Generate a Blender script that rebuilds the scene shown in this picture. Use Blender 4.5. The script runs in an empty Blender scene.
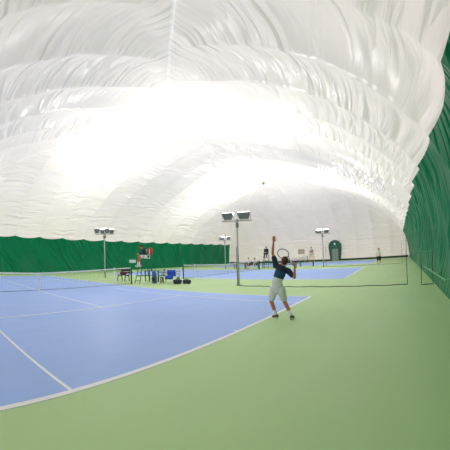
import bpy, bmesh, math, random
import numpy as np
from mathutils import Vector, Matrix
from mathutils import noise as mn
random.seed(4)
C = bpy.context.scene.collection
PI = math.pi
R = math.radians

# ------------------------------------------------------------------ helpers
def srgb(r, g, b):
    f = lambda c: (c/255/12.92) if c/255 <= 0.04045 else ((c/255+0.055)/1.055)**2.4
    return (f(r), f(g), f(b), 1)

def mat(name, col, rough=0.6, metal=0.0, spec=0.5, emit=0.0, var=0.06, scale=9.0, bump=0.0, ecol=None):
    m = bpy.data.materials.new(name); m.use_nodes = True
    nt = m.node_tree; b = nt.nodes['Principled BSDF']
    b.inputs['Roughness'].default_value = rough
    b.inputs['Metallic'].default_value = metal
    b.inputs['Specular IOR Level'].default_value = spec
    tc = nt.nodes.new('ShaderNodeTexCoord'); n = nt.nodes.new('ShaderNodeTexNoise')
    n.inputs['Scale'].default_value = scale; n.inputs['Detail'].default_value = 3
    nt.links.new(tc.outputs['Object'], n.inputs['Vector'])
    r = nt.nodes.new('ShaderNodeValToRGB')
    r.color_ramp.elements[0].position = 0.3; r.color_ramp.elements[1].position = 0.7
    r.color_ramp.elements[0].color = tuple(c*(1-var) for c in col[:3])+(1,)
    r.color_ramp.elements[1].color = tuple(min(1, c*(1+var)) for c in col[:3])+(1,)
    nt.links.new(n.outputs['Fac'], r.inputs['Fac']); nt.links.new(r.outputs['Color'], b.inputs['Base Color'])
    if bump:
        bp = nt.nodes.new('ShaderNodeBump'); bp.inputs['Strength'].default_value = bump; bp.inputs['Distance'].default_value = 0.02
        nt.links.new(n.outputs['Fac'], bp.inputs['Height']); nt.links.new(bp.outputs['Normal'], b.inputs['Normal'])
    if emit:
        b.inputs['Emission Color'].default_value = ecol or (1, 1, 1, 1); b.inputs['Emission Strength'].default_value = emit
    return m

class MB:
    """collects shapes into one mesh"""
    def __init__(s): s.v = []; s.f = []
    def add(s, vs, fs):
        o = len(s.v); s.v += [tuple(v) for v in vs]; s.f += [tuple(i+o for i in f) for f in fs]; return s
    def box(s, c, d, M=None):
        x, y, z = [k/2 for k in d]; M = M or Matrix(); c = Vector(c)
        vs = [c + (M @ Vector((a*x, b*y, e*z))) for a in (-1, 1) for b in (-1, 1) for e in (-1, 1)]
        return s.add(vs, [(0,1,3,2),(4,6,7,5),(0,4,5,1),(2,3,7,6),(0,2,6,4),(1,5,7,3)])
    def rbox(s, c, d, r=0.02, M=None):
        """box with chamfered vertical and horizontal edges"""
        bm = bmesh.new(); bmesh.ops.create_cube(bm, size=1)
        for v in bm.verts: v.co = Vector((v.co.x*d[0], v.co.y*d[1], v.co.z*d[2]))
        bmesh.ops.bevel(bm, geom=bm.edges[:], offset=r, segments=2, profile=0.6, affect='EDGES')
        M = M or Matrix(); c = Vector(c)
        bm.verts.index_update()
        s.add([c + (M @ v.co) for v in bm.verts], [[v.index for v in f.verts] for f in bm.faces]); bm.free(); return s
    def cyl(s, a, b, r0, r1=None, n=10, caps=True):
        a = Vector(a); b = Vector(b); r1 = r0 if r1 is None else r1
        d = (b-a).normalized(); u = d.orthogonal().normalized(); w = d.cross(u)
        vs = [p + (u*math.cos(2*PI*k/n)+w*math.sin(2*PI*k/n))*r for p, r in ((a, r0), (b, r1)) for k in range(n)]
        fs = [(k, (k+1) % n, n+(k+1) % n, n+k) for k in range(n)]
        if caps: fs += [tuple(range(n))[::-1], tuple(range(n, 2*n))]
        return s.add(vs, fs)
    def tube(s, pts, r, n=8, closed=False):
        pts = [Vector(p) for p in pts]; m = len(pts); rs = r if isinstance(r, (list, tuple)) else [r]*m
        vs = []; u = None
        for i, p in enumerate(pts):
            d = (pts[(i+1) % m]-pts[i-1]) if closed else (pts[min(i+1, m-1)]-pts[max(i-1, 0)])
            d.normalize()
            u = d.orthogonal().normalized() if u is None else (u-d*u.dot(d)).normalized()
            w = d.cross(u)
            vs += [p+(u*math.cos(2*PI*k/n)+w*math.sin(2*PI*k/n))*rs[i] for k in range(n)]
        fs = []
        for i in range(m if closed else m-1):
            j = (i+1) % m
            fs += [(i*n+k, i*n+(k+1) % n, j*n+(k+1) % n, j*n+k) for k in range(n)]
        if not closed: fs += [tuple(range(n))[::-1], tuple(range((m-1)*n, m*n))]
        return s.add(vs, fs)
    def ell(s, c, rad, M=None, nu=14, nv=9):
        M = M or Matrix(); c = Vector(c); vs = []; fs = []
        for i in range(1, nv):
            t = PI*i/nv
            for k in range(nu):
                a = 2*PI*k/nu
                vs.append(c+(M @ Vector((rad[0]*math.sin(t)*math.cos(a), rad[1]*math.sin(t)*math.sin(a), rad[2]*math.cos(t)))))
        for i in range(nv-2):
            fs += [(i*nu+k, (i+1)*nu+k, (i+1)*nu+(k+1) % nu, i*nu+(k+1) % nu) for k in range(nu)]
        vs += [c+(M @ Vector((0, 0, rad[2]))), c+(M @ Vector((0, 0, -rad[2])))]
        t, b = len(vs)-2, len(vs)-1
        fs += [(t, k, (k+1) % nu) for k in range(nu)] + [(b, (nv-2)*nu+(k+1) % nu, (nv-2)*nu+k) for k in range(nu)]
        return s.add(vs, fs)
    def build(s, name, m, parent=None, smooth=False):
        me = bpy.data.meshes.new(name); me.from_pydata([tuple(v) for v in s.v], [], s.f); me.update()
        bm = bmesh.new(); bm.from_mesh(me); bmesh.ops.recalc_face_normals(bm, faces=bm.faces); bm.to_mesh(me); bm.free()
        if smooth:
            for p in me.polygons: p.use_smooth = True
        me.materials.append(m)
        o = bpy.data.objects.new(name, me); C.objects.link(o)
        if parent: o.parent = parent
        return o

def tag(o, label=None, cat=None, group=None, kind=None):
    if label: o['label'] = label
    if cat: o['category'] = cat
    if group: o['group'] = group
    if kind: o['kind'] = kind
    return o
def empty(name, loc, rz=0):
    o = bpy.data.objects.new(name, None); C.objects.link(o); o.location = loc; o.rotation_euler = (0, 0, rz)
    o.empty_display_size = 0.1
    return o
def kids(o): return [c for c in bpy.data.objects if c.parent == o]
def copy_tree(o, parent=None):
    c = o.copy(); C.objects.link(c); c.parent = parent
    for k in kids(o): copy_tree(k, c)
    return c

# ------------------------------------------------------------------ membrane (the air dome)
X0, X1, Y0, Y1 = -3.25, 48.9, -5.06, 29.0          # footprint of the dome
HALF = (Y1-Y0)/2
PD = [0, .06, .30, .74, 1.46, 2.14, 2.88, 3.62, 5.63, 8.0, 11.0, 14.0, 17.05]
PZ = [0, 1.2, 2.75, 3.90, 4.90, 5.65, 6.33, 6.92, 8.10, 9.15, 10.35, 11.3, 11.9]
SEG = [0]
for i in range(1, len(PD)): SEG.append(SEG[-1]+math.hypot(PD[i]-PD[i-1], PZ[i]-PZ[i-1]))
# smooth cubic resampling of the profile over arc length
def catmull(xs, ys, t):
    i = min(max(np.searchsorted(xs, t)-1, 0), len(xs)-2)
    def m(k):
        if k <= 0: return (ys[1]-ys[0])/(xs[1]-xs[0])
        if k >= len(xs)-1: return (ys[-1]-ys[-2])/(xs[-1]-xs[-2])
        return (ys[k+1]-ys[k-1])/(xs[k+1]-xs[k-1])
    h = xs[i+1]-xs[i]; u = (t-xs[i])/h
    return (2*u**3-3*u*u+1)*ys[i]+(u**3-2*u*u+u)*h*m(i)+(-2*u**3+3*u*u)*ys[i+1]+(u**3-u*u)*h*m(i+1)
SMAX = SEG[-1]
def prof(s): return catmull(SEG, PD, s), catmull(SEG, PZ, s)
_ss = np.linspace(0, SMAX, 600); _dd = np.array([prof(s)[0] for s in _ss])
def s_of_d(d): return float(np.interp(d, _dd, _ss))
PITCH = 2.88
SCUT = s_of_d(0.72)
def bay(u, u0):
    q = ((u-u0)/PITCH) % 1.0
    return 1-abs(2*q-1)**2.2
def panel(axis, side, white, green, base_white, names):
    """one of the four faces of the hipped dome. axis 'x': ribs at x = const (long sides)"""
    if axis == 'x': a0, a1, wall, sgn = X0, X1, (Y0 if side < 0 else Y1), -side
    else:           a0, a1, wall, sgn = Y0, Y1, (X0 if side < 0 else X1), -side
    ph = 1.82 if axis == 'x' else 0.9
    na = int((a1-a0)/0.18)
    A = [a0+(a1-a0)*i/na for i in range(na+1)]
    nl, nu = 14, 70
    def pt(a, s):
        d, z = prof(s); d2, z2 = prof(min(s+.02, SMAX)); d1, z1 = prof(max(s-.02, 0))
        tl = math.hypot(d2-d1, z2-z1) or 1
        nd, nz = -(z2-z1)/tl, (d2-d1)/tl           # outward normal in the (d, z) plane
        edge = min(a-a0, a1-a)-d                    # distance to the hip
        w = min(1, max(0, edge/1.6)); w = w*w*(3-2*w)
        w *= min(1, s/1.6)
        amp = 0.25*w*bay(a, ph)
        # broad folds, stretched across the bay
        n1 = mn.noise(Vector((a*0.32+s*0.18, s*1.5, 3.3+side*5)))
        n2 = mn.noise(Vector((a*0.8-s*0.5, s*3.6, 9.1+side*3)))
        kr = min(1, max(0, (SMAX-s)/2.5)); nd *= kr; nz = nz*kr+(1-kr)
        fw = min(1, max(0, s/1.2))*min(1, max(0, edge/.8))
        if s > SMAX*0.97: fw *= (SMAX-s)/(SMAX*.03)
        if s < SCUT: fw *= .5
        amp += fw*(0.06*n1+0.03*n2)
        # in-plane hip limit
        d += nd*amp; z += nz*amp
        return (a, wall+sgn*d, z) if axis == 'x' else (wall+sgn*d, a, z)
    def grid(rows_of, nr, nm, m, kind_name):
        vs = []; fs = []; uv = []; hp = []
        for a in A:
            lo, hi = rows_of(a)
            for j in range(nr+1):
                s = lo+(hi-lo)*j/nr
                vs.append(pt(a, s)); uv.append((a, s)); hp.append((max(0, min(a-a0, a1-a)-prof(s)[0]), 0))
        k = nr+1
        for i in range(na):
            for j in range(nr): fs.append((i*k+j, (i+1)*k+j, (i+1)*k+j+1, i*k+j+1))
        me = bpy.data.meshes.new(nm); me.from_pydata(vs, [], fs); me.update()
        l = me.uv_layers.new(name='UVMap')
        l2 = me.uv_layers.new(name='Hip')
        for lp in me.loops: l.data[lp.index].uv = uv[lp.vertex_index]; l2.data[lp.index].uv = hp[lp.vertex_index]
        for p in me.polygons: p.use_smooth = True
        me.materials.append(m)
        return me
    def cut(a):
        dmax = max(0.0, min(a-a0, a1-a, HALF)); smx = s_of_d(dmax) if dmax < HALF else SMAX
        c = SCUT + (0.38*min(1, max(0, (a-3.5)/7)) if side < 0 and axis == 'x' else 0) + (0.03 if side < 0 else -0.30)*bay(a, ph)
        return min(c, smx), smx
    lo = grid(lambda a: (0, cut(a)[0]), nl, names, green if green else base_white, None)
    hi = grid(lambda a: cut(a), nu, names+'_vault', white, None)
    return lo, hi

def membrane(name, col, rough, spec, bstr, var=0.03, transl=0.0, slant=-0.08, dens=1.0, tape=0.09):
    m = bpy.data.materials.new(name); m.use_nodes = True; nt = m.node_tree; b = nt.nodes['Principled BSDF']
    L = nt.links.new; N = nt.nodes.new
    uv = N('ShaderNodeUVMap'); uv.uv_map = 'UVMap'
    def noise(sx, sy, rot, sc, det, dist, rough_=0.5):
        mr = N('ShaderNodeMapping'); mr.inputs['Rotation'].default_value = (0, 0, rot); L(uv.outputs['UV'], mr.inputs['Vector'])
        mp = N('ShaderNodeMapping'); mp.inputs['Scale'].default_value = (sx, sy, 1); L(mr.outputs['Vector'], mp.inputs['Vector'])
        n = N('ShaderNodeTexNoise'); n.inputs['Scale'].default_value = sc; n.inputs['Detail'].default_value = det
        n.inputs['Distortion'].default_value = dist; n.inputs['Roughness'].default_value = rough_
        L(mp.outputs['Vector'], n.inputs['Vector']); return n
    n1 = noise(0.22, 1.5*dens, slant, 1.0, 1.5, 0.4)
    n2 = noise(0.5, 3.6*dens, slant*1.1, 1.0, 3, 0.9)
    n3 = noise(0.25, 0.25, 0, 1.0, 1, 0)          # patches where the membrane is more crumpled
    r3 = N('ShaderNodeMapRange'); r3.inputs['From Min'].default_value = .38; r3.inputs['From Max'].default_value = .62
    r3.inputs['To Min'].default_value = .12; r3.inputs['To Max'].default_value = 1.1
    L(n3.outputs['Fac'], r3.inputs['Value'])
    # ridged version of n1 : sharp folds
    a = N('ShaderNodeMath'); a.operation = 'SUBTRACT'; a.inputs[1].default_value = .5; L(n1.outputs['Fac'], a.inputs[0])
    ab = N('ShaderNodeMath'); ab.operation = 'ABSOLUTE'; L(a.outputs[0], ab.inputs[0])
    mu = N('ShaderNodeMath'); mu.operation = 'MULTIPLY'; mu.inputs[1].default_value = -3.2; L(ab.outputs[0], mu.inputs[0])
    m2 = N('ShaderNodeMath'); m2.operation = 'MULTIPLY'; m2.inputs[1].default_value = .45; L(n2.outputs['Fac'], m2.inputs[0])
    ad = N('ShaderNodeMath'); ad.operation = 'ADD'; L(mu.outputs[0], ad.inputs[0]); L(m2.outputs[0], ad.inputs[1])
    mm = N('ShaderNodeMath'); mm.operation = 'MULTIPLY'; L(ad.outputs[0], mm.inputs[0]); L(r3.outputs[0], mm.inputs[1])
    bp = N('ShaderNodeBump'); bp.inputs['Strength'].default_value = bstr; bp.inputs['Distance'].default_value = 0.34
    L(mm.outputs[0], bp.inputs['Height']); L(bp.outputs['Normal'], b.inputs['Normal'])
    rp = N('ShaderNodeValToRGB'); rp.color_ramp.elements[0].position = .3; rp.color_ramp.elements[1].position = .7
    rp.color_ramp.elements[0].color = tuple(c*(1-var) for c in col[:3])+(1,); rp.color_ramp.elements[1].color = tuple(min(1, c*(1+var)) for c in col[:3])+(1,)
    L(n3.outputs['Fac'], rp.inputs['Fac'])
    # welded white tape along the hips
    hu = N('ShaderNodeUVMap'); hu.uv_map = 'Hip'; sx_ = N('ShaderNodeSeparateXYZ'); L(hu.outputs['UV'], sx_.inputs[0])
    lt = N('ShaderNodeMath'); lt.operation = 'LESS_THAN'; lt.inputs[1].default_value = tape; L(sx_.outputs['X'], lt.inputs[0])
    tm = N('ShaderNodeMix'); tm.data_type = 'RGBA'; L(lt.outputs[0], tm.inputs['Factor']); L(rp.outputs['Color'], tm.inputs['A']); tm.inputs['B'].default_value = srgb(245, 243, 240)
    L(tm.outputs['Result'], b.inputs['Base Color']); rp_out = tm.outputs['Result']
    b.inputs['Roughness'].default_value = rough; b.inputs['Specular IOR Level'].default_value = spec
    # thin membrane: some daylight comes through it
    tr = N('ShaderNodeBsdfTranslucent'); L(rp_out, tr.inputs['Color']); L(bp.outputs['Normal'], tr.inputs['Normal']); mx = N('ShaderNodeMixShader'); mx.inputs['Fac'].default_value = transl
    L(b.outputs[0], mx.inputs[1]); L(tr.outputs[0], mx.inputs[2]); L(mx.outputs[0], nt.nodes['Material Output'].inputs['Surface'])
    return m

M_WHITE = membrane('white_vinyl_membrane', srgb(236, 230, 226), 0.3, 0.5, 0.62, transl=0.16)
M_GREEN = membrane('green_vinyl_membrane', srgb(0, 116, 74), 0.33, 0.2, 0.8, var=0.08, transl=0.05, slant=0.95, dens=1.25)
M_STRIP = mat('dark_green_skirt', srgb(18, 70, 52), 0.6)

def link_me(name, me, kind='structure'):
    o = bpy.data.objects.new(name, me); C.objects.link(o); o['kind'] = kind; return o
vault = []
for nm, ax, sd, g in (('wall_right', 'x', -1, M_GREEN), ('wall_left', 'x', 1, M_GREEN), ('wall_end', 'y', 1, None), ('wall_near', 'y', -1, None)):
    lo, hi = panel(ax, sd, M_WHITE, g, M_WHITE, nm)
    link_me(nm, lo); vault.append(hi)
# vault: four faces meeting in hips and ridge = one ceiling mesh
bmv = bmesh.new()
for me in vault: bmv.from_mesh(me)
mev = bpy.data.meshes.new('ceiling'); bmv.to_mesh(mev); bmv.free(); mev.materials.append(M_WHITE)
for p in mev.polygons: p.use_smooth = True
link_me('ceiling', mev)
for me in vault: bpy.data.meshes.remove(me)

# dark skirt along the foot of the end wall
mb = MB()
mb.box((X1-0.16, (Y0+Y1)/2, 0.15), (0.10, Y1-Y0-0.3, 0.30))
o = mb.build('baseboard_end', M_STRIP); o['kind'] = 'structure'

# ------------------------------------------------------------------ floor and courts
def floor_mat(name, col, rough, var, spec=0.5):
    m = mat(name, col, rough, spec=spec, var=var, scale=0.35)
    nt = m.node_tree; b = nt.nodes['Principled BSDF']; L = nt.links.new; N = nt.nodes.new
    tc = N('ShaderNodeTexCoord'); n = N('ShaderNodeTexNoise'); n.inputs['Scale'].default_value = 140; n.inputs['Detail'].default_value = 2
    L(tc.outputs['Object'], n.inputs['Vector'])
    bp = N('ShaderNodeBump'); bp.inputs['Strength'].default_value = .12; bp.inputs['Distance'].default_value = .003
    L(n.outputs['Fac'], bp.inputs['Height']); L(bp.outputs['Normal'], b.inputs['Normal'])
    # faint scuffs: long stretched noise lightening the paint
    mp = N('ShaderNodeMapping'); mp.inputs['Scale'].default_value = (0.5, 2.2, 1); mp.inputs['Rotation'].default_value = (0, 0, .5)
    L(tc.outputs['Object'], mp.inputs['Vector'])
    n2 = N('ShaderNodeTexNoise'); n2.inputs['Scale'].default_value = 1.2; n2.inputs['Detail'].default_value = 6; L(mp.outputs['Vector'], n2.inputs['Vector'])
    rr = N('ShaderNodeMapRange'); rr.inputs['From Min'].default_value = .3; rr.inputs['From Max'].default_value = .75
    rr.inputs['To Min'].default_value = rough-.06; rr.inputs['To Max'].default_value = rough+.1
    L(n2.outputs['Fac'], rr.inputs['Value']); L(rr.outputs[0], b.inputs['Roughness'])
    return m
M_FLOOR = floor_mat('green_acrylic_court', srgb(182, 215, 154), 0.55, 0.03)
M_BLUE = floor_mat('blue_acrylic_court', srgb(158, 191, 252), 0.5, 0.03)
M_LINE = mat('white_line_paint', srgb(245, 247, 250), 0.5, var=0.03, scale=20)
mb = MB(); mb.box(((X0+X1)/2, (Y0+Y1)/2, -0.1), (X1-X0+0.1, Y1-Y0+0.1, 0.2))
tag(mb.build('floor', M_FLOOR), kind='structure')
COURT_X = [0.0, 17.90, 35.80]                      # near singles sideline of every court
for cx in COURT_X:
    xa, xb = cx-1.37, cx+9.60
    mb = MB(); mb.box(((xa+xb)/2, 11.885, 0.0015), (xb-xa, 23.77, 0.003))
    tag(mb.build('court_surface', M_BLUE), kind='structure')
    mb = MB(); z = 0.0045; h = 0.003
    def ln(x0, y0, x1, y1): mb.box(((x0+x1)/2, (y0+y1)/2, z), (x1-x0, y1-y0, h))
    for y in (0, 23.77-0.10): ln(xa, y, xb, y+0.10)
    for x in (xa, cx, cx+8.23-0.05, xb-0.05): ln(x, 0.10, x+0.05, 23.67)
    for y in (5.485, 23.77-5.485-0.05): ln(cx+0.05, y, cx+8.18, y+0.05)
    ln(cx+4.09, 5.535, cx+4.14, 23.77-5.535)
    ln(cx+4.09, 0.10, cx+4.14, 0.20); ln(cx+4.09, 23.57, cx+4.14, 23.67)
    tag(mb.build('court_lines', M_LINE), kind='structure')

# ------------------------------------------------------------------ tennis nets
M_POST = mat('dark_green_post_paint', srgb(20, 70, 50), 0.4)
M_CORD = mat('dark_net_cord', srgb(38, 44, 48), 0.8)
M_TAPE = mat('white_canvas_tape', srgb(238, 240, 240), 0.7)
M_STEEL = mat('light_grey_steel', srgb(175, 180, 180), 0.35, metal=0.4)
def net_top(t): return 0.914+(1.07-0.914)*abs(t)**1.15
def tennis_net(cx, label):
    root = empty('tennis_net', (cx+4.115, 11.885, 0)); tag(root, label, 'net', 'tennis nets across the three courts')
    W = 4.115+0.914+1.37
    for s in (-1, 1):
        m = MB(); m.cyl((s*W, 0, 0), (s*W, 0, 1.09), 0.045, 0.045, 14); m.cyl((s*W, 0, 0), (s*W, 0, 0.03), 0.09, 0.07, 14); m.ell((s*W, 0, 1.09), (.047, .047, .03))
        m.box((s*(W+.06), 0, .75), (.05, .06, .14))
        m.build('net_post', M_POST, root, True)
        xs = s*(4.115+0.914)
        m = MB(); m.cyl((xs, -.03, 0), (xs, -.03, 1.07), 0.02, 0.02, 8); m.box((xs, -.03, 1.06), (.06, .05, .05))
        m.build('singles_stick', M_TAPE, root)
    m = MB(); t = 0.0035; step = 0.09; nx = int(2*W/step)
    for i in range(1, nx):
        x = -W+2*W*i/nx; m.box((x, 0, (0.03+net_top(x/W)-.03)/2), (t, t, net_top(x/W)-.05))
    for j in range(10):
        f = (j+.3)/10
        for i in range(24):
            xa = -W+2*W*i/24; xb = -W+2*W*(i+1)/24
            za = .03+(net_top(xa/W)-.06)*f; zb = .03+(net_top(xb/W)-.06)*f
            m.add([(xa, -t/2, za-t/2), (xb, -t/2, zb-t/2), (xb, -t/2, zb+t/2), (xa, -t/2, za+t/2), (xa, t/2, za-t/2), (xb, t/2, zb-t/2), (xb, t/2, zb+t/2), (xa, t/2, za+t/2)],
                  [(0,1,2,3),(7,6,5,4),(0,4,5,1),(3,2,6,7)])
    for i in range(24):
        xa = -W+2*W*i/24; xb = -W+2*W*(i+1)/24
        m.cyl((xa, 0, .02), (xb, 0, .02), .008, n=6)
    m.build('net_mesh', M_CORD, root)
    m = MB(); n = 40; vs = []; fs = []
    for i in range(n+1):
        x = -W+2*W*i/n; zt = net_top(x/W)
        vs += [(x, -.012, zt-.06), (x, -.014, zt-.005), (x, 0, zt+.003), (x, .014, zt-.005), (x, .012, zt-.06)]
    for i in range(n):
        for k in range(5): fs.append((i*5+k, (i+1)*5+k, (i+1)*5+(k+1) % 5, i*5+(k+1) % 5))
    m.add(vs, fs); m.build('headband', M_TAPE, root)
    m = MB(); m.box((0, -.018, .457), (.05, .005, .914)); m.box((0, .018, .457), (.05, .005, .914)); m.box((0, 0, .012), (.1, .1, .024))
    m.build('centre_strap', M_TAPE, root)
    return root
tennis_net(COURT_X[0], 'tennis net at the left, nearest of the three, its white centre strap in full view')
tennis_net(COURT_X[1], 'tennis net of the middle court, crossed by the tall lamp post')
tennis_net(COURT_X[2], 'tennis net of the farthest court, before the white end wall')

# ------------------------------------------------------------------ divider nets
M_ROPE = mat('black_border_rope', srgb(30, 42, 38), 0.8)
M_MESHC = mat('pale_nylon_mesh', srgb(170, 185, 175), 0.7)
def divider(x, ya, yb, h, label):
    root = empty('divider_net', (x, ya, 0)); tag(root, label, 'divider net')
    L = yb-ya; t = .0013
    m = MB(); n = max(2, int(L/0.13)); k = int(h/0.13)
    for i in range(1, n): m.box((0, L*i/n, h/2), (t, t, h))
    for j in range(1, k): m.box((0, L/2, h*j/k), (t, L, t))
    m.build('mesh', M_MESHC, root)
    m = MB(); m.tube([(0, L*i/30, .02+.012*math.sin(i*1.3)) for i in range(31)], .016, 6)
    m.build('bottom_rope', M_ROPE, root, True)
    for y in (0, L):
        m = MB(); m.tube([(0.01*math.sin(j), y+(.03*math.sin(PI*j/10) if y == 0 else 0), .02+(h-.02)*j/10) for j in range(11)], .013, 6)
        m.build('side_rope', M_ROPE, root, True)
    m = MB(); m.cyl((0, 0, h), (0, L, h), .004, n=6); m.build('top_cable', M_STEEL, root)
    return root
divider(12.60, -3.76, 5.22, 2.2, 'wide see-through divider net behind the serving player, edged with dark rope')
divider(12.25, -4.95, -4.40, 1.45, 'narrow divider net piece hanging beside the right green wall')
divider(30.70, -3.70, 4.72, 2.2, 'far see-through divider net beyond the middle court')

# ------------------------------------------------------------------ lamp posts
M_GALV = mat('galvanised_steel', srgb(168, 172, 172), 0.4, metal=0.3)
M_HOUSE = mat('grey_lamp_housing', srgb(120, 122, 124), 0.45, metal=0.3)
M_GLOW = mat('lit_lamp_glass', srgb(255, 252, 245), 0.2, emit=2.5, ecol=(1, .97, .92, 1))
def flood(parent, pos, tilt_dir, tilt, w=0.66):
    """floodlight aimed up: wedge shaped housing, lit glass on top, stirrup bracket"""
    d = Vector(tilt_dir).normalized(); ax = Vector((0, 0, 1)).cross(d)
    M = Matrix.Rotation(tilt, 3, ax) @ Matrix(((d.y, d.x, 0), (-d.x, d.y, 0), (0, 0, 1)))   # local y -> d
    p = Vector(pos)
    m = MB(); a, b, h = w/2, .22, .19
    a2, b2 = a*.72, b*.5
    P = lambda v: p+M @ Vector(v)
    m.add([P(v) for v in [(-a2,-b2,-h),(a2,-b2,-h),(a2,b2,-h),(-a2,b2,-h),(-a,-b,h*.5),(a,-b,h*.5),(a,b,h*.5),(-a,b,h*.5),(-a,-b,h),(a,-b,h),(a,b,h),(-a,b,h)]],
          [(3,2,1,0),(0,1,5,4),(1,2,6,5),(2,3,7,6),(3,0,4,7),(4,5,9,8),(5,6,10,9),(6,7,11,10),(7,4,8,11),(8,9,10,11)])
    for i in range(5):
        m.box(P((-a2*.8+a2*.4*i, 0, -h-.02)), (.02, b2*1.8, .05), M)
    m.cyl(P((-a-.01, 0, 0)), P((a+.01, 0, 0)), .02, n=8)
    o = m.build('floodlight', M_HOUSE, parent)
    g = MB(); g.box(P((0, 0, h+.008)), (2*a-.04, 2*b-.04, .012), M); g.build('lamp_glass', M_GLOW, o)
    s = MB(); s.box(P((-a-.02, 0, -.1)), (.012, .05, .24), M); s.box(P((a+.02, 0, -.1)), (.012, .05, .24), M); s.box(P((0, 0, -.22)), (2*a+.05, .05, .012), M)
    s.build('bracket', M_GALV, o)
def lamp_post(x, y, label, bar, heads, H=3.72):
    root = empty('lamp_post', (x, y, 0)); tag(root, label, 'lamp post', 'floodlight posts between the courts')
    m = MB(); m.cyl((0, 0, 0), (0, 0, H), .065, .045, 14); m.build('pole', M_GALV, root, True)
    m = MB(); m.box((0, 0, .012), (.3, .3, .024)); 
    for a in range(4): m.cyl((.11*(-1)**a, .11*(1 if a < 2 else -1), .02), (.11*(-1)**a, .11*(1 if a < 2 else -1), .06), .014, n=6)
    m.build('base_plate', M_GALV, root)
    m = MB(); b = Vector(bar).normalized()*.88
    m.cyl(tuple(-b+Vector((0, 0, H-.02))), tuple(b+Vector((0, 0, H-.02))), .032, n=8); m.box((0, 0, H-.05), (.14, .14, .2))
    m.build('crossbar', M_GALV, root)
    m = MB(); m.rbox((-.10, -.08, H-.30), (.14, .12, .26), .015); m.rbox((.11, .07, H-.24), (.13, .11, .22), .015); m.build('ballast_box', M_HOUSE, root)
    for (t, side, tl, w) in heads:
        p = Vector(bar).normalized()*t+Vector((0, 0, H+.26)); sd = Vector(bar).normalized().cross(Vector((0, 0, 1)))*side
        p += sd*.16
        flood(root, tuple(p), tuple(sd), R(tl), w)
    return root
lamp_post(13.05, 5.4, 'tall grey floodlight post with two lamp heads, standing left of the serving player', (.35, -1, 0), [(-.48, 1, 12, .60), (.46, 1, 14, .70)])
lamp_post(12.75, 18.4, 'floodlight post at the left with a cluster of heads, before the green wall', (.8, -.6, 0), [(-.66, 1, 8, .42), (-.2, -1, -12, .42), (.6, -1, -22, .45), (.22, 1, 6, .42)])
lamp_post(30.97, 5.1, 'far floodlight post at the right, beside the green arched door', (.4, -1, 0), [(-.38, -1, 40, .7), (.48, -1, -15, .6)])
lamp_post(30.9, 18.1, 'far floodlight post just before the end of the left green wall', (.6, -.8, 0), [(-.35, -1, 40, .7), (.5, -1, -10, .5)])

# ------------------------------------------------------------------ arched door in the end wall
M_DGREEN = mat('green_padded_frame', srgb(10, 98, 72), 0.5)
M_DGREY = mat('grey_door_leaf', srgb(150, 160, 158), 0.5)
M_SIGN = mat('white_disc', srgb(245, 246, 246), 0.5)
dx, dyc = X1-0.55, 7.5
root = empty('arched_door', (dx, dyc, 0)); tag(root, 'green arched entrance with a grey door in the white end wall', 'door')
def arch_outline(w0, w1, h, n=16):
    pts = [(-w0, 0), (-w1, h-w1*.95)]
    for i in range(1, n): a = PI-PI*i/n; pts.append((w1*math.cos(a), h-w1*.95+w1*.95*math.sin(a)))
    pts += [(w1, h-w1*.95), (w0, 0)]
    return pts
def prism(pts, xa, xb):
    n = len(pts); return ([(xa, y, z) for y, z in pts]+[(xb, y, z) for y, z in pts], [tuple(range(n)), tuple(range(n, 2*n))[::-1]]+[(i, i+n, (i+1) % n+n, (i+1) % n) for i in range(n)])
m = MB(); m.add(*prism(arch_outline(.82, 1.08, 3.45), 0.0, 0.75))
m.build('door_surround', M_DGREEN, root)
m = MB(); o_ = arch_outline(.82, 1.08, 3.45)
m.tube([(-.02, y, z) for y, z in o_], .06, 8); m.build('padded_rim', M_STRIP, root, True)
m = MB()
for s in (-1, 1): m.rbox((-.03, s*.275, 1.03), (.06, .53, 1.98), .012)
lf = m.build('door_leaf', M_DGREY, root)
m = MB(); m.box((-.07, 0, 1.0), (.03, .98, .06)); m.build('push_bar', M_GALV, lf)
m = MB(); m.cyl((-.03, .02, 2.85), (-.07, .02, 2.85), .19, .19, 20); m.build('round_sign', M_SIGN, root)
# ------------------------------------------------------------------ pale rail along the right wall
M_RAIL = mat('pale_rail_pipe', srgb(150, 205, 180), 0.4)
root = empty('wall_rail', (12.8, -4.91, 0)); tag(root, 'pale pipe rail running low along the right green wall', 'rail')
m = MB(); m.cyl((4.6, 0, .47), (-4.45, 0, .61), .022, n=8); m.build('pipe', M_RAIL, root, True)
for x, z in ((4.4, .473), (1.5, .518), (-1.4, .563), (-4.3, .608)):
    m = MB(); m.cyl((x, 0, z), (x, -.30, z), .02, n=8); m.cyl((x-.05, 0, z), (x+.05, 0, z), .045, n=10); m.build('bracket', M_RAIL, root)

# ------------------------------------------------------------------ people
M_SKIN = mat('tanned_skin', srgb(192, 120, 80), 0.55, var=.04)
M_SKIN2 = mat('light_skin', srgb(222, 172, 145), 0.55, var=.04)
M_BROWN = mat('brown_hair', srgb(78, 44, 32), 0.7, var=.2, scale=60, bump=.6)
M_DARKH = mat('dark_hair', srgb(45, 34, 30), 0.7, var=.2, scale=60, bump=.6)
M_EYE = mat('dark_eye', srgb(25, 22, 20), 0.3)
M_WCLOTH = mat('white_cloth', srgb(232, 235, 236), 0.8, bump=.2, scale=14)
M_GCLOTH = mat('pale_grey_cloth', srgb(226, 227, 226), 0.8, bump=.3, scale=14)
M_NAVY = mat('navy_cloth', srgb(22, 44, 62), 0.8, bump=.2, scale=14)
M_TEAL = mat('teal_cloth', srgb(16, 74, 100), 0.8, bump=.2, scale=14)
M_BLACK = mat('black_cloth', srgb(34, 34, 40), 0.8)
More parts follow.
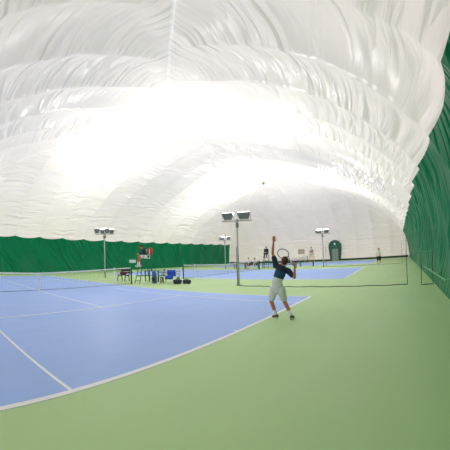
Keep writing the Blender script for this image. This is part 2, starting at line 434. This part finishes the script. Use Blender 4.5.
M_SHOE = mat('olive_shoe', srgb(74, 84, 50), 0.6)
M_GREYC = mat('grey_brown_cloth', srgb(110, 100, 95), 0.8)

def skinned(chains, name, voxel):
    """chains: list of [(point, radius or (rx, ry))...]; returns a mesh remeshed into one continuous surface"""
    mb = MB()
    for ch in chains:
        pts = [Vector(p) for p, r in ch]; rs = [r for p, r in ch]
        # subdivide smoothly
        P = []; Q = []
        for i in range(len(pts)-1):
            L = (pts[i+1]-pts[i]).length; k = max(2, int(L/max(.02, voxel*2)))
            for j in range(k):
                t = j/k; P.append(pts[i].lerp(pts[i+1], t)); tt = t*t*(3-2*t); Q.append(rs[i]*(1-tt)+rs[i+1]*tt)
        P.append(pts[-1]); Q.append(rs[-1])
        mb.tube(P, Q, 12)
        for p, r in ((pts[0], rs[0]), (pts[-1], rs[-1])): mb.ell(p, (r, r, r), nu=12, nv=8)
        for p, r in zip(pts[1:-1], rs[1:-1]): mb.ell(p, (r*1.0, r*1.0, r*1.0), nu=12, nv=8)
    return mb
def remesh(mb, name, m, parent, voxel, smooth_it=4):
    me = bpy.data.meshes.new(name+'_raw'); me.from_pydata([tuple(v) for v in mb.v], [], mb.f); me.update()
    o = bpy.data.objects.new(name, me); C.objects.link(o)
    r = o.modifiers.new('r', 'REMESH'); r.mode = 'VOXEL'; r.voxel_size = voxel
    s = o.modifiers.new('s', 'SMOOTH'); s.iterations = smooth_it; s.factor = .5
    dg = bpy.context.evaluated_depsgraph_get(); dg.update()
    out = bpy.data.meshes.new_from_object(o.evaluated_get(dg)); out.name = name
    bpy.data.objects.remove(o); bpy.data.meshes.remove(me)
    for p in out.polygons: p.use_smooth = True
    out.materials.clear(); out.materials.append(m)
    ob = bpy.data.objects.new(name, out); C.objects.link(ob)
    if parent: ob.parent = parent
    return ob
def V(*a): return Vector(a)
def person(loc, rz, label, J, look, mats, voxel=.012, group=None, sc=1.0, grip=None, long_legs=False, cap=None, hands=True):
    """J: joints in the person's own frame (metres). look: unit vector the face points to. mats: dict skin, hair, top, bottom, sock, shoe, hem"""
    root = empty('person', loc, rz); tag(root, label, 'person', group)
    J = {k: Vector(v) for k, v in J.items()}
    look = Vector(look).normalized(); nk = (J['head']-J['neck']).normalized()
    side = look.cross(nk).normalized(); up = side.cross(look).normalized()
    Mh = Matrix((side, look, up)).transposed()      # head frame: x side, y look, z up
    ch = [[(J['pelvis'], .125), (J['waist'], .112), (J['chest'], .13), (J['neck'], .06)],
          [(J['chest'].lerp(J['neck'], .3), .08), (J['neck'], .056), (J['head'], .052)]]
    shoulder = []
    for s in 'LR':
        hip_ = J['hip'+s]
        ch.append([(J['pelvis'], .105), (hip_, .10), (hip_.lerp(J['kn'+s], .5), .078), (J['kn'+s], .054)])
        ch.append([(J['kn'+s], .053), (J['kn'+s].lerp(J['an'+s], .35), .054), (J['an'+s], .033)])
        t = J['toe'+s]; ch.append([(J['an'+s], .036), (J['an'+s]+V(0, 0, -.04)-(t-J['an'+s]).normalized()*.03, .036), (t, .028)])
        ch.append([(J['chest'].lerp(J['neck'], .55), .07), (J['sh'+s], .062), (J['sh'+s].lerp(J['el'+s], .5), .047), (J['el'+s], .038)])
        ch.append([(J['el'+s], .038), (J['el'+s].lerp(J['wr'+s], .3), .038), (J['wr'+s], .025)])
        # hand: palm + four fingers + thumb
        w = J['wr'+s]; f = (J['wr'+s]-J['el'+s]).normalized(); hd = J.get('ha'+s)
        if hd is not None: f = (hd-w).normalized()
        a = f.orthogonal().normalized()
        if 'pa'+s in J: a = (J['pa'+s]-f*J['pa'+s].dot(f)).normalized()   # direction across the knuckles, towards the thumb
        n = f.cross(a)
        for q in (-.028, 0, .026):
            ch.append([(w+f*.01+a*q*.5, .016), (w+f*.085+a*q, .015)])
        curl = grip[s] if grip else .35
        for i, ln in enumerate((.062, .078, .084, .074)):
            k0 = w+f*.088+a*(-.033+.022*i); d = f+a*(-.16+.11*i)*(1-curl)
            d.normalize(); c1 = (d*math.cos(curl)+n*math.sin(curl)); c2 = (d*math.cos(curl*2.3)+n*math.sin(curl*2.3)); c3 = (d*math.cos(curl*3.4)+n*math.sin(curl*3.4))
            p1 = k0+c1*ln*.45; p2 = p1+c2*ln*.32; p3 = p2+c3*ln*.25
            ch.append([(k0, .0098), (p1, .009), (p2, .0084), (p3, .0074)])
        th0 = w+f*.03+a*.030; d = (f*.6+a*.8).normalized(); cc = (d*math.cos(curl)+n*math.sin(curl))
        ch.append([(th0, .014), (th0+d*.035, .012), (th0+d*.035+(cc*.8+f*.3).normalized()*.03, .0095)])
    mb = skinned(ch, 'body', voxel)
    H = J['head']
    P = lambda x, y, z: H+Mh @ Vector((x, y, z))
    mb.ell(P(0, -.005, .035), (.076, .095, .10), Mh, 20, 14)
    mb.ell(P(0, .03, -.04), (.056, .062, .07), Mh, 16, 12)       # jaw
    mb.ell(P(0, .098, -.005), (.012, .022, .028), Mh)             # nose
    mb.ell(P(0, .085, -.045), (.026, .012, .010), Mh)             # lips
    for s in (-1, 1): mb.ell(P(s*.078, -.005, .0), (.010, .022, .032), Mh)  # ears
    body = remesh(mb, 'body', mats['skin'], root, voxel, 3)
    for s in (-1, 1):
        m = MB(); m.ell(P(s*.03, .083, .022), (.014, .010, .009), Mh, 8, 6); m.build('eye', M_EYE, body, True)
    # hair: a cap over the skull, thick at the back
    m = MB(); vs = []; nu, nv = 28, 14
    for i in range(nv+1):
        for k in range(nu):
            a = 2*PI*k/nu; back = .5-.5*math.sin(a)          # sin(a)=1 : forehead
            tmax = R(62)+R(70)*back**.8
            t = tmax*i/nv; r = 1.10+.03*math.sin(a*5+i)
            vs.append(P(.081*r*math.sin(t)*math.cos(a), -.008+.099*r*math.sin(t)*math.sin(a), .038+.105*r*math.cos(t)))
    fs = [(i*nu+k, (i+1)*nu+k, (i+1)*nu+(k+1) % nu, i*nu+(k+1) % nu) for i in range(nv) for k in range(nu)]
    m.add(vs, fs); ho = m.build('hair', mats['hair'], body, True)
    md = ho.modifiers.new('t', 'SOLIDIFY'); md.thickness = .012; md.offset = -1
    # top with sleeves
    g = .014
    hem = J['pelvis'].lerp(J['waist'], .25)
    cc = [[(hem, .134+g), (J['waist'], .120+g), (J['chest'], .138+g), (J['neck']-(J['head']-J['neck'])*.35, .068+g)]]
    long_sl = mats.get('long', False)
    for s in 'LR':
        e = J['sh'+s].lerp(J['el'+s], .62)
        c = [(J['chest'].lerp(J['neck'], .55), .075+g), (J['sh'+s], .068+g), (e, .056+g)]
        if long_sl: c = c[:2]+[(J['el'+s], .046+g), (J['wr'+s], .030+g)]
        cc.append(c)
    if mats.get('hem') is None:
        remesh(skinned(cc, 'shirt', voxel), 'shirt', mats['top'], root, voxel, 3)
    else:
        sh = remesh(skinned(cc, 'shirt', voxel), 'shirt', mats['top'], root, voxel, 3)
        sh.data.materials.append(mats['hem']); sh.data.materials.append(mats['mid'])
        ax = (J['neck']-J['pelvis']).normalized(); L = (J['neck']-J['pelvis']).length
        for p in sh.data.polygons:
            t = (p.center-J['pelvis']).dot(ax)/L
            sl = (p.center-J['chest']).dot(side)
            t += .25*sl
            p.material_index = 1 if t < .43 else (2 if t < .74 else 0)
    # shorts or trousers
    pc = [[(J['pelvis']+(J['waist']-J['pelvis'])*.45, .118+g), (J['pelvis'], .132+g), (J['pelvis']-V(0, 0, .03), .125+g)]]
    for s in 'LR':
        hip_ = J['hip'+s]; k = J['kn'+s]
        if long_legs: pc.append([(J['pelvis'], .10+g), (hip_, .105+g), (k, .065+g), (k.lerp(J['an'+s], .9), .048+g)]); pc[-1] = pc[-1]
        else: pc.append([(J['pelvis'], .10+g), (hip_, .107+g), (hip_.lerp(k, .72), .088+g)])
    remesh(skinned(pc, 'shorts', voxel), 'trousers' if long_legs else 'shorts', mats['bottom'], root, voxel, 3)
    for s in 'LR':
        a = J['an'+s]; k = J['kn'+s]; t = J['toe'+s]
        if not long_legs:
            m = MB(); m.tube([a+V(0, 0, -.02), a.lerp(k, .10), a.lerp(k, .2), a.lerp(k, .33)], [.042, .043, .045, .051], 14); m.build('sock', mats['sock'], root, True)
        d = (t-a); d.z = 0; d.normalize(); zf = min(t.z-.028, a.z-.075); slope = 0
        m = MB(); m.tube([a-d*.065+V(0, 0, -.04), a-d*.02+V(0, 0, -.035), a+d*.06+V(0, 0, -.045), t+V(0, 0, -.0), t+d*.035], [.034, .050, .046, .040, .022], 14)
        m.ell(a-d*.045+V(0, 0, -.03), (.042, .042, .042))
        sh = m.build('shoe', mats['shoe'], root, True)
        m = MB(); q = a-d*.07; q.z = t.z-.03
        m.tube([a-d*.07+V(0, 0, -.07), t+d*.03+V(0, 0, -.028)], [.035, .032], 12); m.build('sole', M_WCLOTH, sh, True)
    return root, J, Mh

# --- serving player. frame: x = to the right as seen from behind the baseline corner, y = away, z = up
PL = (5.66, -0.40, 0); PR = math.atan2(-.924, .382)
J = dict(pelvis=(-.135, 0, .83), waist=(-.155, -.01, 1.00), chest=(-.06, -.02, 1.235), neck=(.0, -.03, 1.42), head=(.04, -.06, 1.525),
         hipL=(-.235, .02, .81), hipR=(-.055, -.02, .79), knL=(-.325, .10, .475), knR=(.03, .06, .46), anL=(-.195, .06, .105), anR=(.215, -.12, .105),
         toeL=(-.275, .17, .035), toeR=(.26, .02, .035),
         shL=(-.165, .03, 1.42), elL=(-.25, .05, 1.75), wrL=(-.215, .05, 2.05), haL=(-.19, .05, 2.2), paL=(1, .1, 0),
         shR=(.145, -.05, 1.275), elR=(.30, -.14, 1.10), wrR=(.315, -.17, 1.385), haR=(.30, -.17, 1.46), paR=(-.5, .4, .5))
player, Jp, _ = person(PL, PR, 'person serving in navy shirt and pale shorts, one arm raised, racket behind the head', J, (-.35, .55, .55),
       dict(skin=M_SKIN, hair=M_BROWN, top=M_NAVY, mid=M_TEAL, hem=M_GCLOTH, bottom=M_GCLOTH, sock=M_WCLOTH, shoe=M_SHOE), voxel=.0095, grip={'L': .12, 'R': .75})
# racket (held by the player, a thing of its own)
M_FRAME = mat('grey_racket_frame', srgb(95, 98, 102), 0.35, metal=.2)
M_STRING = mat('pale_racket_string', srgb(225, 225, 215), 0.6)
M_GRIP = mat('white_racket_grip', srgb(225, 222, 215), 0.8)
def racket(loc, rz, label, base, centre, nrm):
    root = empty('tennis_racket', loc, rz); tag(root, label, 'racket')
    b = Vector(base); c = Vector(centre); ax = (c-b).normalized(); n = Vector(nrm); n = (n-ax*n.dot(ax)).normalized(); w = ax.cross(n)
    m = MB(); a_, b_ = .172, .135
    m.tube([c+ax*a_*math.cos(t)+w*b_*math.sin(t) for t in [2*PI*i/36 for i in range(36)]], .0125, 8, True)
    th = c-ax*a_*1.0
    for s in (-1, 1): m.tube([c-ax*a_*.80+w*s*b_*.62, c-ax*(a_+.05)+w*s*.035, c-ax*(a_+.11)+w*s*.010], .010, 8)
    m.tube([c-ax*(a_+.10), c-ax*(a_+.17)], .012, 8); fr = m.build('frame', M_FRAME, root, True)
    m = MB()
    for i in range(-7, 8):
        x = i/8; h = math.sqrt(1-x*x)
        m.cyl(c+w*b_*x-ax*a_*h, c+w*b_*x+ax*a_*h, .0009, n=4); m.cyl(c+ax*a_*x-w*b_*h, c+ax*a_*x+w*b_*h, .0009, n=4)
    m.build('strings', M_STRING, root)
    m = MB(); m.tube([c-ax*(a_+.16), c-ax*(a_+.34), c-ax*(a_+.355)], [.015, .0155, .018], 8); m.build('grip', M_GRIP, root, True)
    return root
hb = Vector((.275, -.13, 1.46)); hc = Vector((.0, .14, 1.76)); dd = (hc-hb).normalized(); hc = hb+dd*.44
racket(PL, PR, 'tennis racket held behind the head of the serving player', hb, hc, (.2, -1, .25))
# ball
M_BALL = mat('yellow_felt', srgb(205, 215, 60), 0.9, var=.1, scale=60)
m = MB(); m.ell((0, 0, 0), (.034, .034, .034), nu=20, nv=14)
bo = m.build('tennis_ball', M_BALL, None, True); bo.location = (5.5, -.03, 3.63); tag(bo, 'yellow tennis ball in the air high above the serving player', 'ball')
m = MB(); m.tube([(0.0347*math.cos(t)*math.cos(.45*math.sin(2*t)), .0347*math.sin(t)*math.cos(.45*math.sin(2*t)), .0347*math.sin(.45*math.sin(2*t))) for t in [2*PI*i/40 for i in range(40)]], .0012, 5, True)
m.build('seam', M_TAPE, bo)

# --- player on the middle court, standing and seen from the side
def standing(**k):
    J = dict(pelvis=(0, 0, .93), waist=(0, .01, 1.08), chest=(0, .02, 1.29), neck=(0, .0, 1.46), head=(0, .02, 1.58),
         hipL=(-.09, 0, .9), hipR=(.09, 0, .9), knL=(-.13, .05, .5), knR=(.14, .03, .5), anL=(-.17, -.02, .1), anR=(.17, -.04, .1), toeL=(-.2, .12, .035), toeR=(.2, .10, .035),
         shL=(-.18, 0, 1.41), shR=(.18, 0, 1.41), elL=(-.24, .05, 1.14), elR=(.24, .05, 1.14), wrL=(-.12, .26, 1.06), wrR=(.12, .26, 1.04))
    J.update(k); return J
person((28.1, -1.35, 0), R(75), 'person far off in white shirt and dark shorts, standing on the middle court', standing(), (.1, 1, 0),
       dict(skin=M_SKIN2, hair=M_DARKH, top=M_WCLOTH, bottom=M_BLACK, sock=M_WCLOTH, shoe=M_WCLOTH), voxel=.02)
def seated(h=.45, **k):
    J = dict(pelvis=(0, 0, h+.12), waist=(0, -.01, h+.27), chest=(0, .03, h+.48), neck=(0, .05, h+.65), head=(0, .08, h+.77),
         hipL=(-.09, .02, h+.11), hipR=(.09, .02, h+.11), knL=(-.12, .42, h+.11), knR=(.12, .42, h+.11), anL=(-.12, .44, h-.33), anR=(.12, .46, h-.33),
         toeL=(-.13, .58, h-.395), toeR=(.13, .60, h-.395),
         shL=(-.18, .03, h+.60), shR=(.18, .03, h+.60), elL=(-.23, .08, h+.33), elR=(.23, .08, h+.33), wrL=(-.10, .30, h+.25), wrR=(.10, .30, h+.25))
    J.update(k); return J

# ------------------------------------------------------------------ umpire chairs
M_CHG = mat('green_tube_paint', srgb(18, 84, 58), 0.45)
M_CHW = mat('white_seat_plastic', srgb(228, 230, 228), 0.5)
M_WOOD = mat('tan_wood', srgb(196, 168, 120), 0.6, var=.12)
def umpire_chair(loc, rz, label, frame, seatm):
    root = empty('umpire_chair', loc, rz); tag(root, label, 'umpire chair', 'high chairs beside the net posts')
    S = 1.62
    for sx in (-1, 1):
        for (yb, yt) in ((.62, .22), (-.45, -.20)):
            m = MB(); m.tube([(sx*.42, yb, .0), (sx*.25, yt, S)], .026, 8); m.build('leg', frame, root)
    m = MB()
    for i in range(5):
        t = (i+.7)/6; y = .62+(.22-.62)*t; w = .42+(.25-.42)*t
        m.tube([(-w, y, S*t), (w, y, S*t)], .020, 8)
    m.build('ladder_rungs', frame, root)
    m = MB(); m.tube([(-.40, -.42, .25), (.40, -.42, .25)], .018, 8); m.tube([(-.33, -.31, .9), (.33, -.31, .9)], .018, 8)
    for s in (-1, 1): m.tube([(s*.37, .5, .5), (s*.37, -.38, .5)], .018, 8)
    m.build('brace', frame, root)
    m = MB(); m.rbox((0, 0, S+.03), (.54, .50, .05), .015); m.build('seat', seatm, root)
    m = MB(); m.rbox((0, -.23, S+.42), (.50, .04, .42), .015); 
    for s in (-1, 1): m.box((s*.22, -.24, S+.2), (.03, .03, .34))
    m.build('backrest', seatm, root)
    for s in (-1, 1):
        m = MB(); m.tube([(s*.29, -.22, S+.26), (s*.29, .20, S+.26), (s*.27, .22, S+.02)], .018, 8); m.build('armrest', frame, root)
    m = MB(); m.rbox((0, .52, S-.52), (.46, .26, .03), .01); 
    for s in (-1, 1): m.box((s*.2, .40, S-.46), (.03, .20, .03))
    m.build('footrest', seatm, root)
    return root
U1 = (11.6, 11.7, 0); A1 = R(72)
umpire_chair(U1, A1, 'green umpire chair at the nearest net post, with a red jacket on its back', M_CHG, M_CHW)
um = [o for o in bpy.data.objects if o.name == 'umpire_chair'][0]
m = MB(); m.rbox((-.1, .95, 1.46), (.42, .32, .20), .02); m.build('writing_box', M_CHW, um)
m = MB(); m.tube([(-.1, .42, 1.05), (-.1, .7, 1.2), (-.1, .93, 1.38)], .018, 6); m.build('box_bracket', M_CHG, um)
person(U1, A1, 'person in navy jacket and white shorts sitting on the nearest umpire chair', seated(1.66, chest=(0, .12, 2.13), neck=(0, .20, 2.28), head=(0, .27, 2.39), shL=(-.18, .15, 2.24), shR=(.18, .15, 2.24), elL=(-.22, .22, 1.98), elR=(.22, .22, 1.98), wrL=(-.08, .44, 1.95), wrR=(.08, .44, 1.95),
       anL=(-.12, .48, 1.24), anR=(.12, .5, 1.24), toeL=(-.13, .62, 1.17), toeR=(.13, .64, 1.17)), (0, 1, -.25),
       dict(skin=M_SKIN, hair=M_DARKH, top=M_NAVY, bottom=M_WCLOTH, sock=M_WCLOTH, shoe=M_WCLOTH, long=True), voxel=.016)
M_RED = mat('brick_red_cloth', srgb(168, 58, 48), 0.8, bump=.4, scale=12)
m = MB(); m.ell((0, -.36, 2.10), (.27, .20, .28), None, 20, 12); m.ell((.08, -.42, 1.98), (.18, .12, .16)); m.ell((-.1, -.30, 2.28), (.16, .10, .08))
rj = remesh(m, 'red_jacket', M_RED, None, .02, 4); rj.location = U1; rj.rotation_euler = (0, 0, A1); tag(rj, 'red jacket bundled over the back of the nearest umpire chair', 'jacket')
U2 = (29.5, 11.45, 0); A2 = R(100)
umpire_chair(U2, A2, 'umpire chair of the middle court, person in dark clothes on it', M_CHG, M_CHW)
person(U2, A2, 'person all in dark clothes sitting on the umpire chair of the middle court', seated(1.66), (0, 1, -.1),
       dict(skin=M_SKIN2, hair=M_DARKH, top=M_BLACK, bottom=M_BLACK, sock=M_BLACK, shoe=M_BLACK, long=True), voxel=.022, long_legs=True)
U3 = (47.2, 11.4, 0); A3 = R(95)
umpire_chair(U3, A3, 'pale wooden umpire chair farthest off, by the end wall', M_WOOD, M_WOOD)
person(U3, A3, 'person with dark hair in pale top sitting on the farthest umpire chair', seated(1.66), (0, 1, -.1),
       dict(skin=M_SKIN2, hair=M_BROWN, top=M_WCLOTH, bottom=M_GREYC, sock=M_WCLOTH, shoe=M_BLACK), voxel=.026)

# ------------------------------------------------------------------ benches, table, bags
M_DKPL = mat('dark_green_plastic', srgb(28, 50, 44), 0.45)
M_TEALPL = mat('teal_green_plastic', srgb(30, 92, 88), 0.45)
M_PALE = mat('pale_slat_plastic', srgb(196, 205, 200), 0.5)
M_BLUET = mat('bright_blue_towel', srgb(40, 84, 190), 0.9, bump=.6, scale=18)
M_BAG = mat('dark_navy_bag', srgb(36, 40, 66), 0.7, bump=.3)
M_BLUEB = mat('steel_blue_bag', srgb(52, 98, 140), 0.6, bump=.3)
M_REDB = mat('dark_red_bag', srgb(130, 44, 52), 0.7, bump=.3)
def bench(loc, rz, label, L, legm, slatm, group=None, back=True):
    root = empty('bench', loc, rz); tag(root, label, 'bench', group)
    for s in (-1, 1):
        m = MB(); x = s*(L/2-.12)
        m.tube([(x, -.24, 0), (x, -.22, .30), (x, -.12, .40), (x, .10, .40), (x, .22, .30), (x, .24, 0)], .032, 8); m.build('leg', legm, root)
        if back:
            m = MB(); m.tube([(x, -.20, .36), (x, -.27, .62), (x, -.30, .84)], .022, 8); m.build('back_post', legm, root)
    for i, y in enumerate((-.15, 0, .15)):
        m = MB(); m.rbox((0, y, .44), (L, .12, .035), .01); m.build('seat_slat', slatm, root)
    if back:
        for z in (.60, .76):
            m = MB(); m.rbox((0, -.24-(z-.6)*.2, z), (L, .03, .11), .01); m.build('back_slat', slatm, root)
    return root
bench((12.35, 10.15, 0), R(115), 'bench draped with a blue towel, right of the nearest umpire chair', 1.35, M_DKPL, M_PALE)
bench((11.6, 14.2, 0), R(100), 'dark bench left of the nearest umpire chair, with a red bag on it', .95, M_DKPL, M_DKPL)
# towel over backrest of the bench
def towel():
    mb = MB(); vs = []; nx, ny = 12, 16; 
    prof_ = [(-.33, .44), (-.325, .60), (-.34, .80), (-.315, .845), (-.28, .84), (-.235, .78), (-.205, .62), (-.20, .485), (-.08, .475), (.06, .478), (.20, .474), (.245, .44), (.25, .34), (.25, .27)]
    for (y, z) in prof_:
        for i in range(nx): vs.append((-.30+.56*i/(nx-1)+.015*math.sin(z*9), y+.008*math.sin(i*1.7+z*5), z+.006*math.sin(i*1.3)))
    fs = [(j*nx+i, j*nx+i+1, (j+1)*nx+i+1, (j+1)*nx+i) for j in range(len(prof_)-1) for i in range(nx-1)]
    mb.add(vs, fs); o = mb.build('towel', M_BLUET, None, True); md = o.modifiers.new('s', 'SOLIDIFY'); md.thickness = .012; md.offset = 1
    return o
tw = towel(); tw.location = (12.35, 10.15, 0); tw.rotation_euler = (0, 0, R(115)); tag(tw, 'bright blue towel draped over the nearest bench', 'towel')
def sports_bag(loc, rz, label, m_, L=.6, r=.16, group=None, nm='sports_bag'):
    root = empty(nm, loc, rz); tag(root, label, 'bag', group)
    m = MB(); m.tube([(-L/2, 0, r*.92), (-L/2+.03, 0, r), (0, 0, r*1.06), (L/2-.03, 0, r), (L/2, 0, r*.92)], [r*.75, r*.98, r*1.0, r*.98, r*.75], 18)
    for i, v in enumerate(m.v): m.v[i] = (v[0], v[1]*1.05, max(.0, v[2]*.95))
    m.build('bag_body', m_, root, True)
    for s in (-1, 1):
        m = MB(); m.tube([(-L*.2, s*r*.8, r*1.5), (-L*.15, s*r*.3, r*2.3), (L*.15, s*r*.3, r*2.3), (L*.2, s*r*.8, r*1.5)], .011, 6); m.build('handle', M_BLACK, root)
    m = MB(); m.box((0, 0, r*1.985), (L*.85, .015, .012)); m.build('zip', M_GALV, root)
    return root
sports_bag((12.15, 9.32, 0), R(125), 'dark sports bag lying on the floor beside the bench, the left one of two', M_BAG, .5, .15)
sports_bag((12.55, 8.88, 0), R(95), 'dark sports bag lying on the floor beside the bench, the right one of two', M_BAG, .5, .14)
sports_bag((11.6, 14.2, .458), R(100), 'dark red bag on the bench left of the nearest umpire chair', M_REDB, .5, .12)
# tall blue bag
root = empty('racket_bag', (11.75, 11.0, 0), R(20)); tag(root, 'steel blue bag standing upright under the nearest umpire chair, right of it', 'bag')
m = MB(); m.tube([(0, 0, 0), (0, 0, .04), (0, 0, .35), (0, 0, .62), (.01, 0, .74), (.02, 0, .79)], [.13, .155, .165, .15, .10, .04], 18); m.build('bag_body', M_BLUEB, root, True)
m = MB(); m.tube([(.12, .05, .15), (.21, .06, .4), (.12, .04, .66)], .014, 6); m.build('strap', M_BLACK, root)
m = MB(); m.box((-.155, 0, .28), (.03, .18, .26)); m.build('pocket', M_BAG, root)
def table(loc, rz, label, L, topm, legm, group=None, h=.74, w=.6):
    root = empty('table', loc, rz); tag(root, label, 'table', group)
    m = MB(); m.rbox((0, 0, h), (L, w, .04), .012); m.build('tabletop', topm, root)
    for sx in (-1, 1):
        for sy in (-1, 1):
            m = MB(); m.cyl((sx*(L/2-.06), sy*(w/2-.06), 0), (sx*(L/2-.06), sy*(w/2-.06), h-.02), .04, .045, 8); m.build('leg', legm, root)
    return root
table((12.9, 12.3, 0), R(100), 'green table with dark legs behind the nearest umpire chair', 1.3, M_CHG, M_DKPL)
# green folded umbrella-like cone chair cover = small green plastic chair
def chair(loc, rz, label, m_, group=None):
    root = empty('plastic_chair', loc, rz); tag(root, label, 'chair', group)
    for sx in (-1, 1):
        for sy in (-1, 1):
            m = MB(); m.tube([(sx*.23, sy*.22, 0), (sx*.19, sy*.18, .42)], [.018, .024], 8); m.build('leg', m_, root)
    m = MB(); m.rbox((0, 0, .43), (.44, .42, .035), .015); m.build('seat', m_, root)
    m = MB(); vs = []; n = 9
    for j in range(7):
        z = .45+.42*j/6; w = .21*(1-.12*(j/6)**3)
        for i in range(n): a = -1+2*i/(n-1); vs.append((a*w, -.20-.10*j/6+.05*a*a, z-(.05*a*a if j == 6 else 0)))
    m.add(vs, [(j*n+i, j*n+i+1, (j+1)*n+i+1, (j+1)*n+i) for j in range(6) for i in range(n-1)])
    o = m.build('backrest', m_, root, True); md = o.modifiers.new('s', 'SOLIDIFY'); md.thickness = .02
    for s in (-1, 1): m = MB(); m.tube([(s*.22, -.24, .66), (s*.25, .0, .66), (s*.24, .17, .62), (s*.21, .18, .44)], .018, 6); m.build('armrest', m_, root)
    return root
M_BGREEN = mat('bright_green_plastic', srgb(14, 112, 66), 0.45)
chair((12.75, 11.35, 0), R(75), 'green plastic chair between the table and the nearest towel-draped bench', M_BGREEN)
# middle court group
bench((29.2, 13.2, 0), R(98), 'teal bench of the middle court with two people on it', 1.9, M_TEALPL, M_TEALPL)
W1 = seated(.46)
person((29.2, 13.65, 0), R(98), 'person in white shirt on the teal bench, nearer to the lamp post', W1, (0, 1, 0),
       dict(skin=M_SKIN2, hair=M_BROWN, top=M_WCLOTH, bottom=M_NAVY, sock=M_WCLOTH, shoe=M_BLACK), voxel=.022)
person((29.2, 12.75, 0), R(98), 'person in white shirt on the teal bench, nearer to the umpire chair', seated(.46, chest=(0, .14, .92), neck=(0, .22, 1.07), head=(0, .29, 1.17), shL=(-.18, .18, 1.03), shR=(.18, .18, 1.03), elL=(-.2, .32, .78), elR=(.2, .32, .78), wrL=(-.08, .46, .68), wrR=(.08, .46, .68)), (0, 1, -.3),
       dict(skin=M_SKIN2, hair=M_BROWN, top=M_WCLOTH, bottom=M_BLACK, sock=M_WCLOTH, shoe=M_WCLOTH), voxel=.022)
table((30.2, 15.4, 0), R(95), 'green table of the middle court at the left end of the teal bench', 1.5, M_CHG, M_TEALPL)
table((29.9, 10.2, 0), R(95), 'green table just right of the umpire chair of the middle court', 1.2, M_CHG, M_TEALPL)
bench((30.0, 8.7, 0), R(98), 'empty teal bench close behind the head of the serving player', 1.5, M_TEALPL, M_TEALPL)
bench((31.4, 14.4, 0), R(98), 'far teal bench behind the left seated person on the middle court', 1.9, M_TEALPL, M_TEALPL)
bench((31.4, 12.2, 0), R(98), 'far teal bench directly behind the legs of the middle umpire chair', 1.6, M_TEALPL, M_TEALPL)
table((32.6, 7.6, 0), R(95), 'dark green table seen beyond the raised elbow of the serving player', 1.7, M_STRIP, M_TEALPL)
# scoreboard by farthest chair
M_BEIGE = mat('beige_cover', srgb(206, 190, 168), 0.7)
root = empty('scoreboard', (47.1, 13.2, 0), R(95)); tag(root, 'beige covered scoreboard on legs beside the farthest umpire chair', 'scoreboard')
m = MB(); m.rbox((0, 0, 1.85), (1.15, .10, .85), .03); m.build('board', M_BEIGE, root)
for s in (-1, 1): m = MB(); m.cyl((s*.45, 0, 0), (s*.45, 0, 1.5), .03, n=8); m.build('leg', M_BEIGE, root)

# ------------------------------------------------------------------ light: the floodlights, plus one added unseen fill, aim up at the membrane
def up_light(x, y, z, e, tilt, size=0.9, col=(.99, .965, .985)):
    l = bpy.data.lights.new('flood_and_fill_beam', 'AREA'); l.shape = 'DISK'; l.size = size; l.energy = e; l.color = col; l.spread = R(150)
    o = bpy.data.objects.new('flood_and_fill_beam', l); C.objects.link(o); o.location = (x, y, z)
    o.rotation_euler = (PI+tilt, 0, 0)
LIGHTS = [(13.05, 5.4, 850, 450), (12.75, 18.4, 420, 750), (30.97, 5.1, 950, 700), (30.9, 18.1, 600, 700), (-1.6, 18.4, 500, 400)]  # last entry: fill light added out of view, it has no lamp post
for x, y, e, e2 in LIGHTS:      # one beam towards each side of the hall
    up_light(x, y-.3, 4.35, e, -R(42)); up_light(x, y+.3, 4.35, e2, R(42))

w = bpy.data.worlds.new('World'); bpy.context.scene.world = w; w.use_nodes = True
w.node_tree.nodes['Background'].inputs['Color'].default_value = (1, .935, .89, 1); w.node_tree.nodes['Background'].inputs['Strength'].default_value = 4.6

# ------------------------------------------------------------------ camera (fisheye lens)
cam = bpy.data.cameras.new('Camera'); co = bpy.data.objects.new('Camera', cam); C.objects.link(co)
cx, cy, cz, yaw, pitch, roll, fpx = -1.564, -3.401, 1.7457, 0.9884, 0.1014, -0.0298, 297.04
fw = Vector((math.sin(yaw)*math.cos(pitch), math.cos(yaw)*math.cos(pitch), math.sin(pitch)))
r = Vector((math.cos(yaw), -math.sin(yaw), 0)); u = r.cross(fw)
r2 = r*math.cos(roll)+u*math.sin(roll); u2 = -r*math.sin(roll)+u*math.cos(roll)
Mx = Matrix((r2, u2, -fw)).transposed().to_4x4(); Mx.translation = (cx, cy, cz); co.matrix_world = Mx
cam.type = 'PANO'; cam.sensor_fit = 'HORIZONTAL'; cam.sensor_width = 36; cam.clip_start = .01
cy_ = cam
cy_.panorama_type = 'FISHEYE_LENS_POLYNOMIAL'
cy_.fisheye_fov = R(200)
cy_.fisheye_polynomial_k0 = 0; cy_.fisheye_polynomial_k1 = -1/(fpx/450*36); cy_.fisheye_polynomial_k2 = 0; cy_.fisheye_polynomial_k3 = 0; cy_.fisheye_polynomial_k4 = 0
sc = bpy.context.scene; sc.camera = co
sc.view_settings.view_transform = 'Standard'; sc.view_settings.look = 'None'; sc.view_settings.gamma = 1; sc.view_settings.use_curve_mapping = False
sc.view_settings.exposure = -0.85
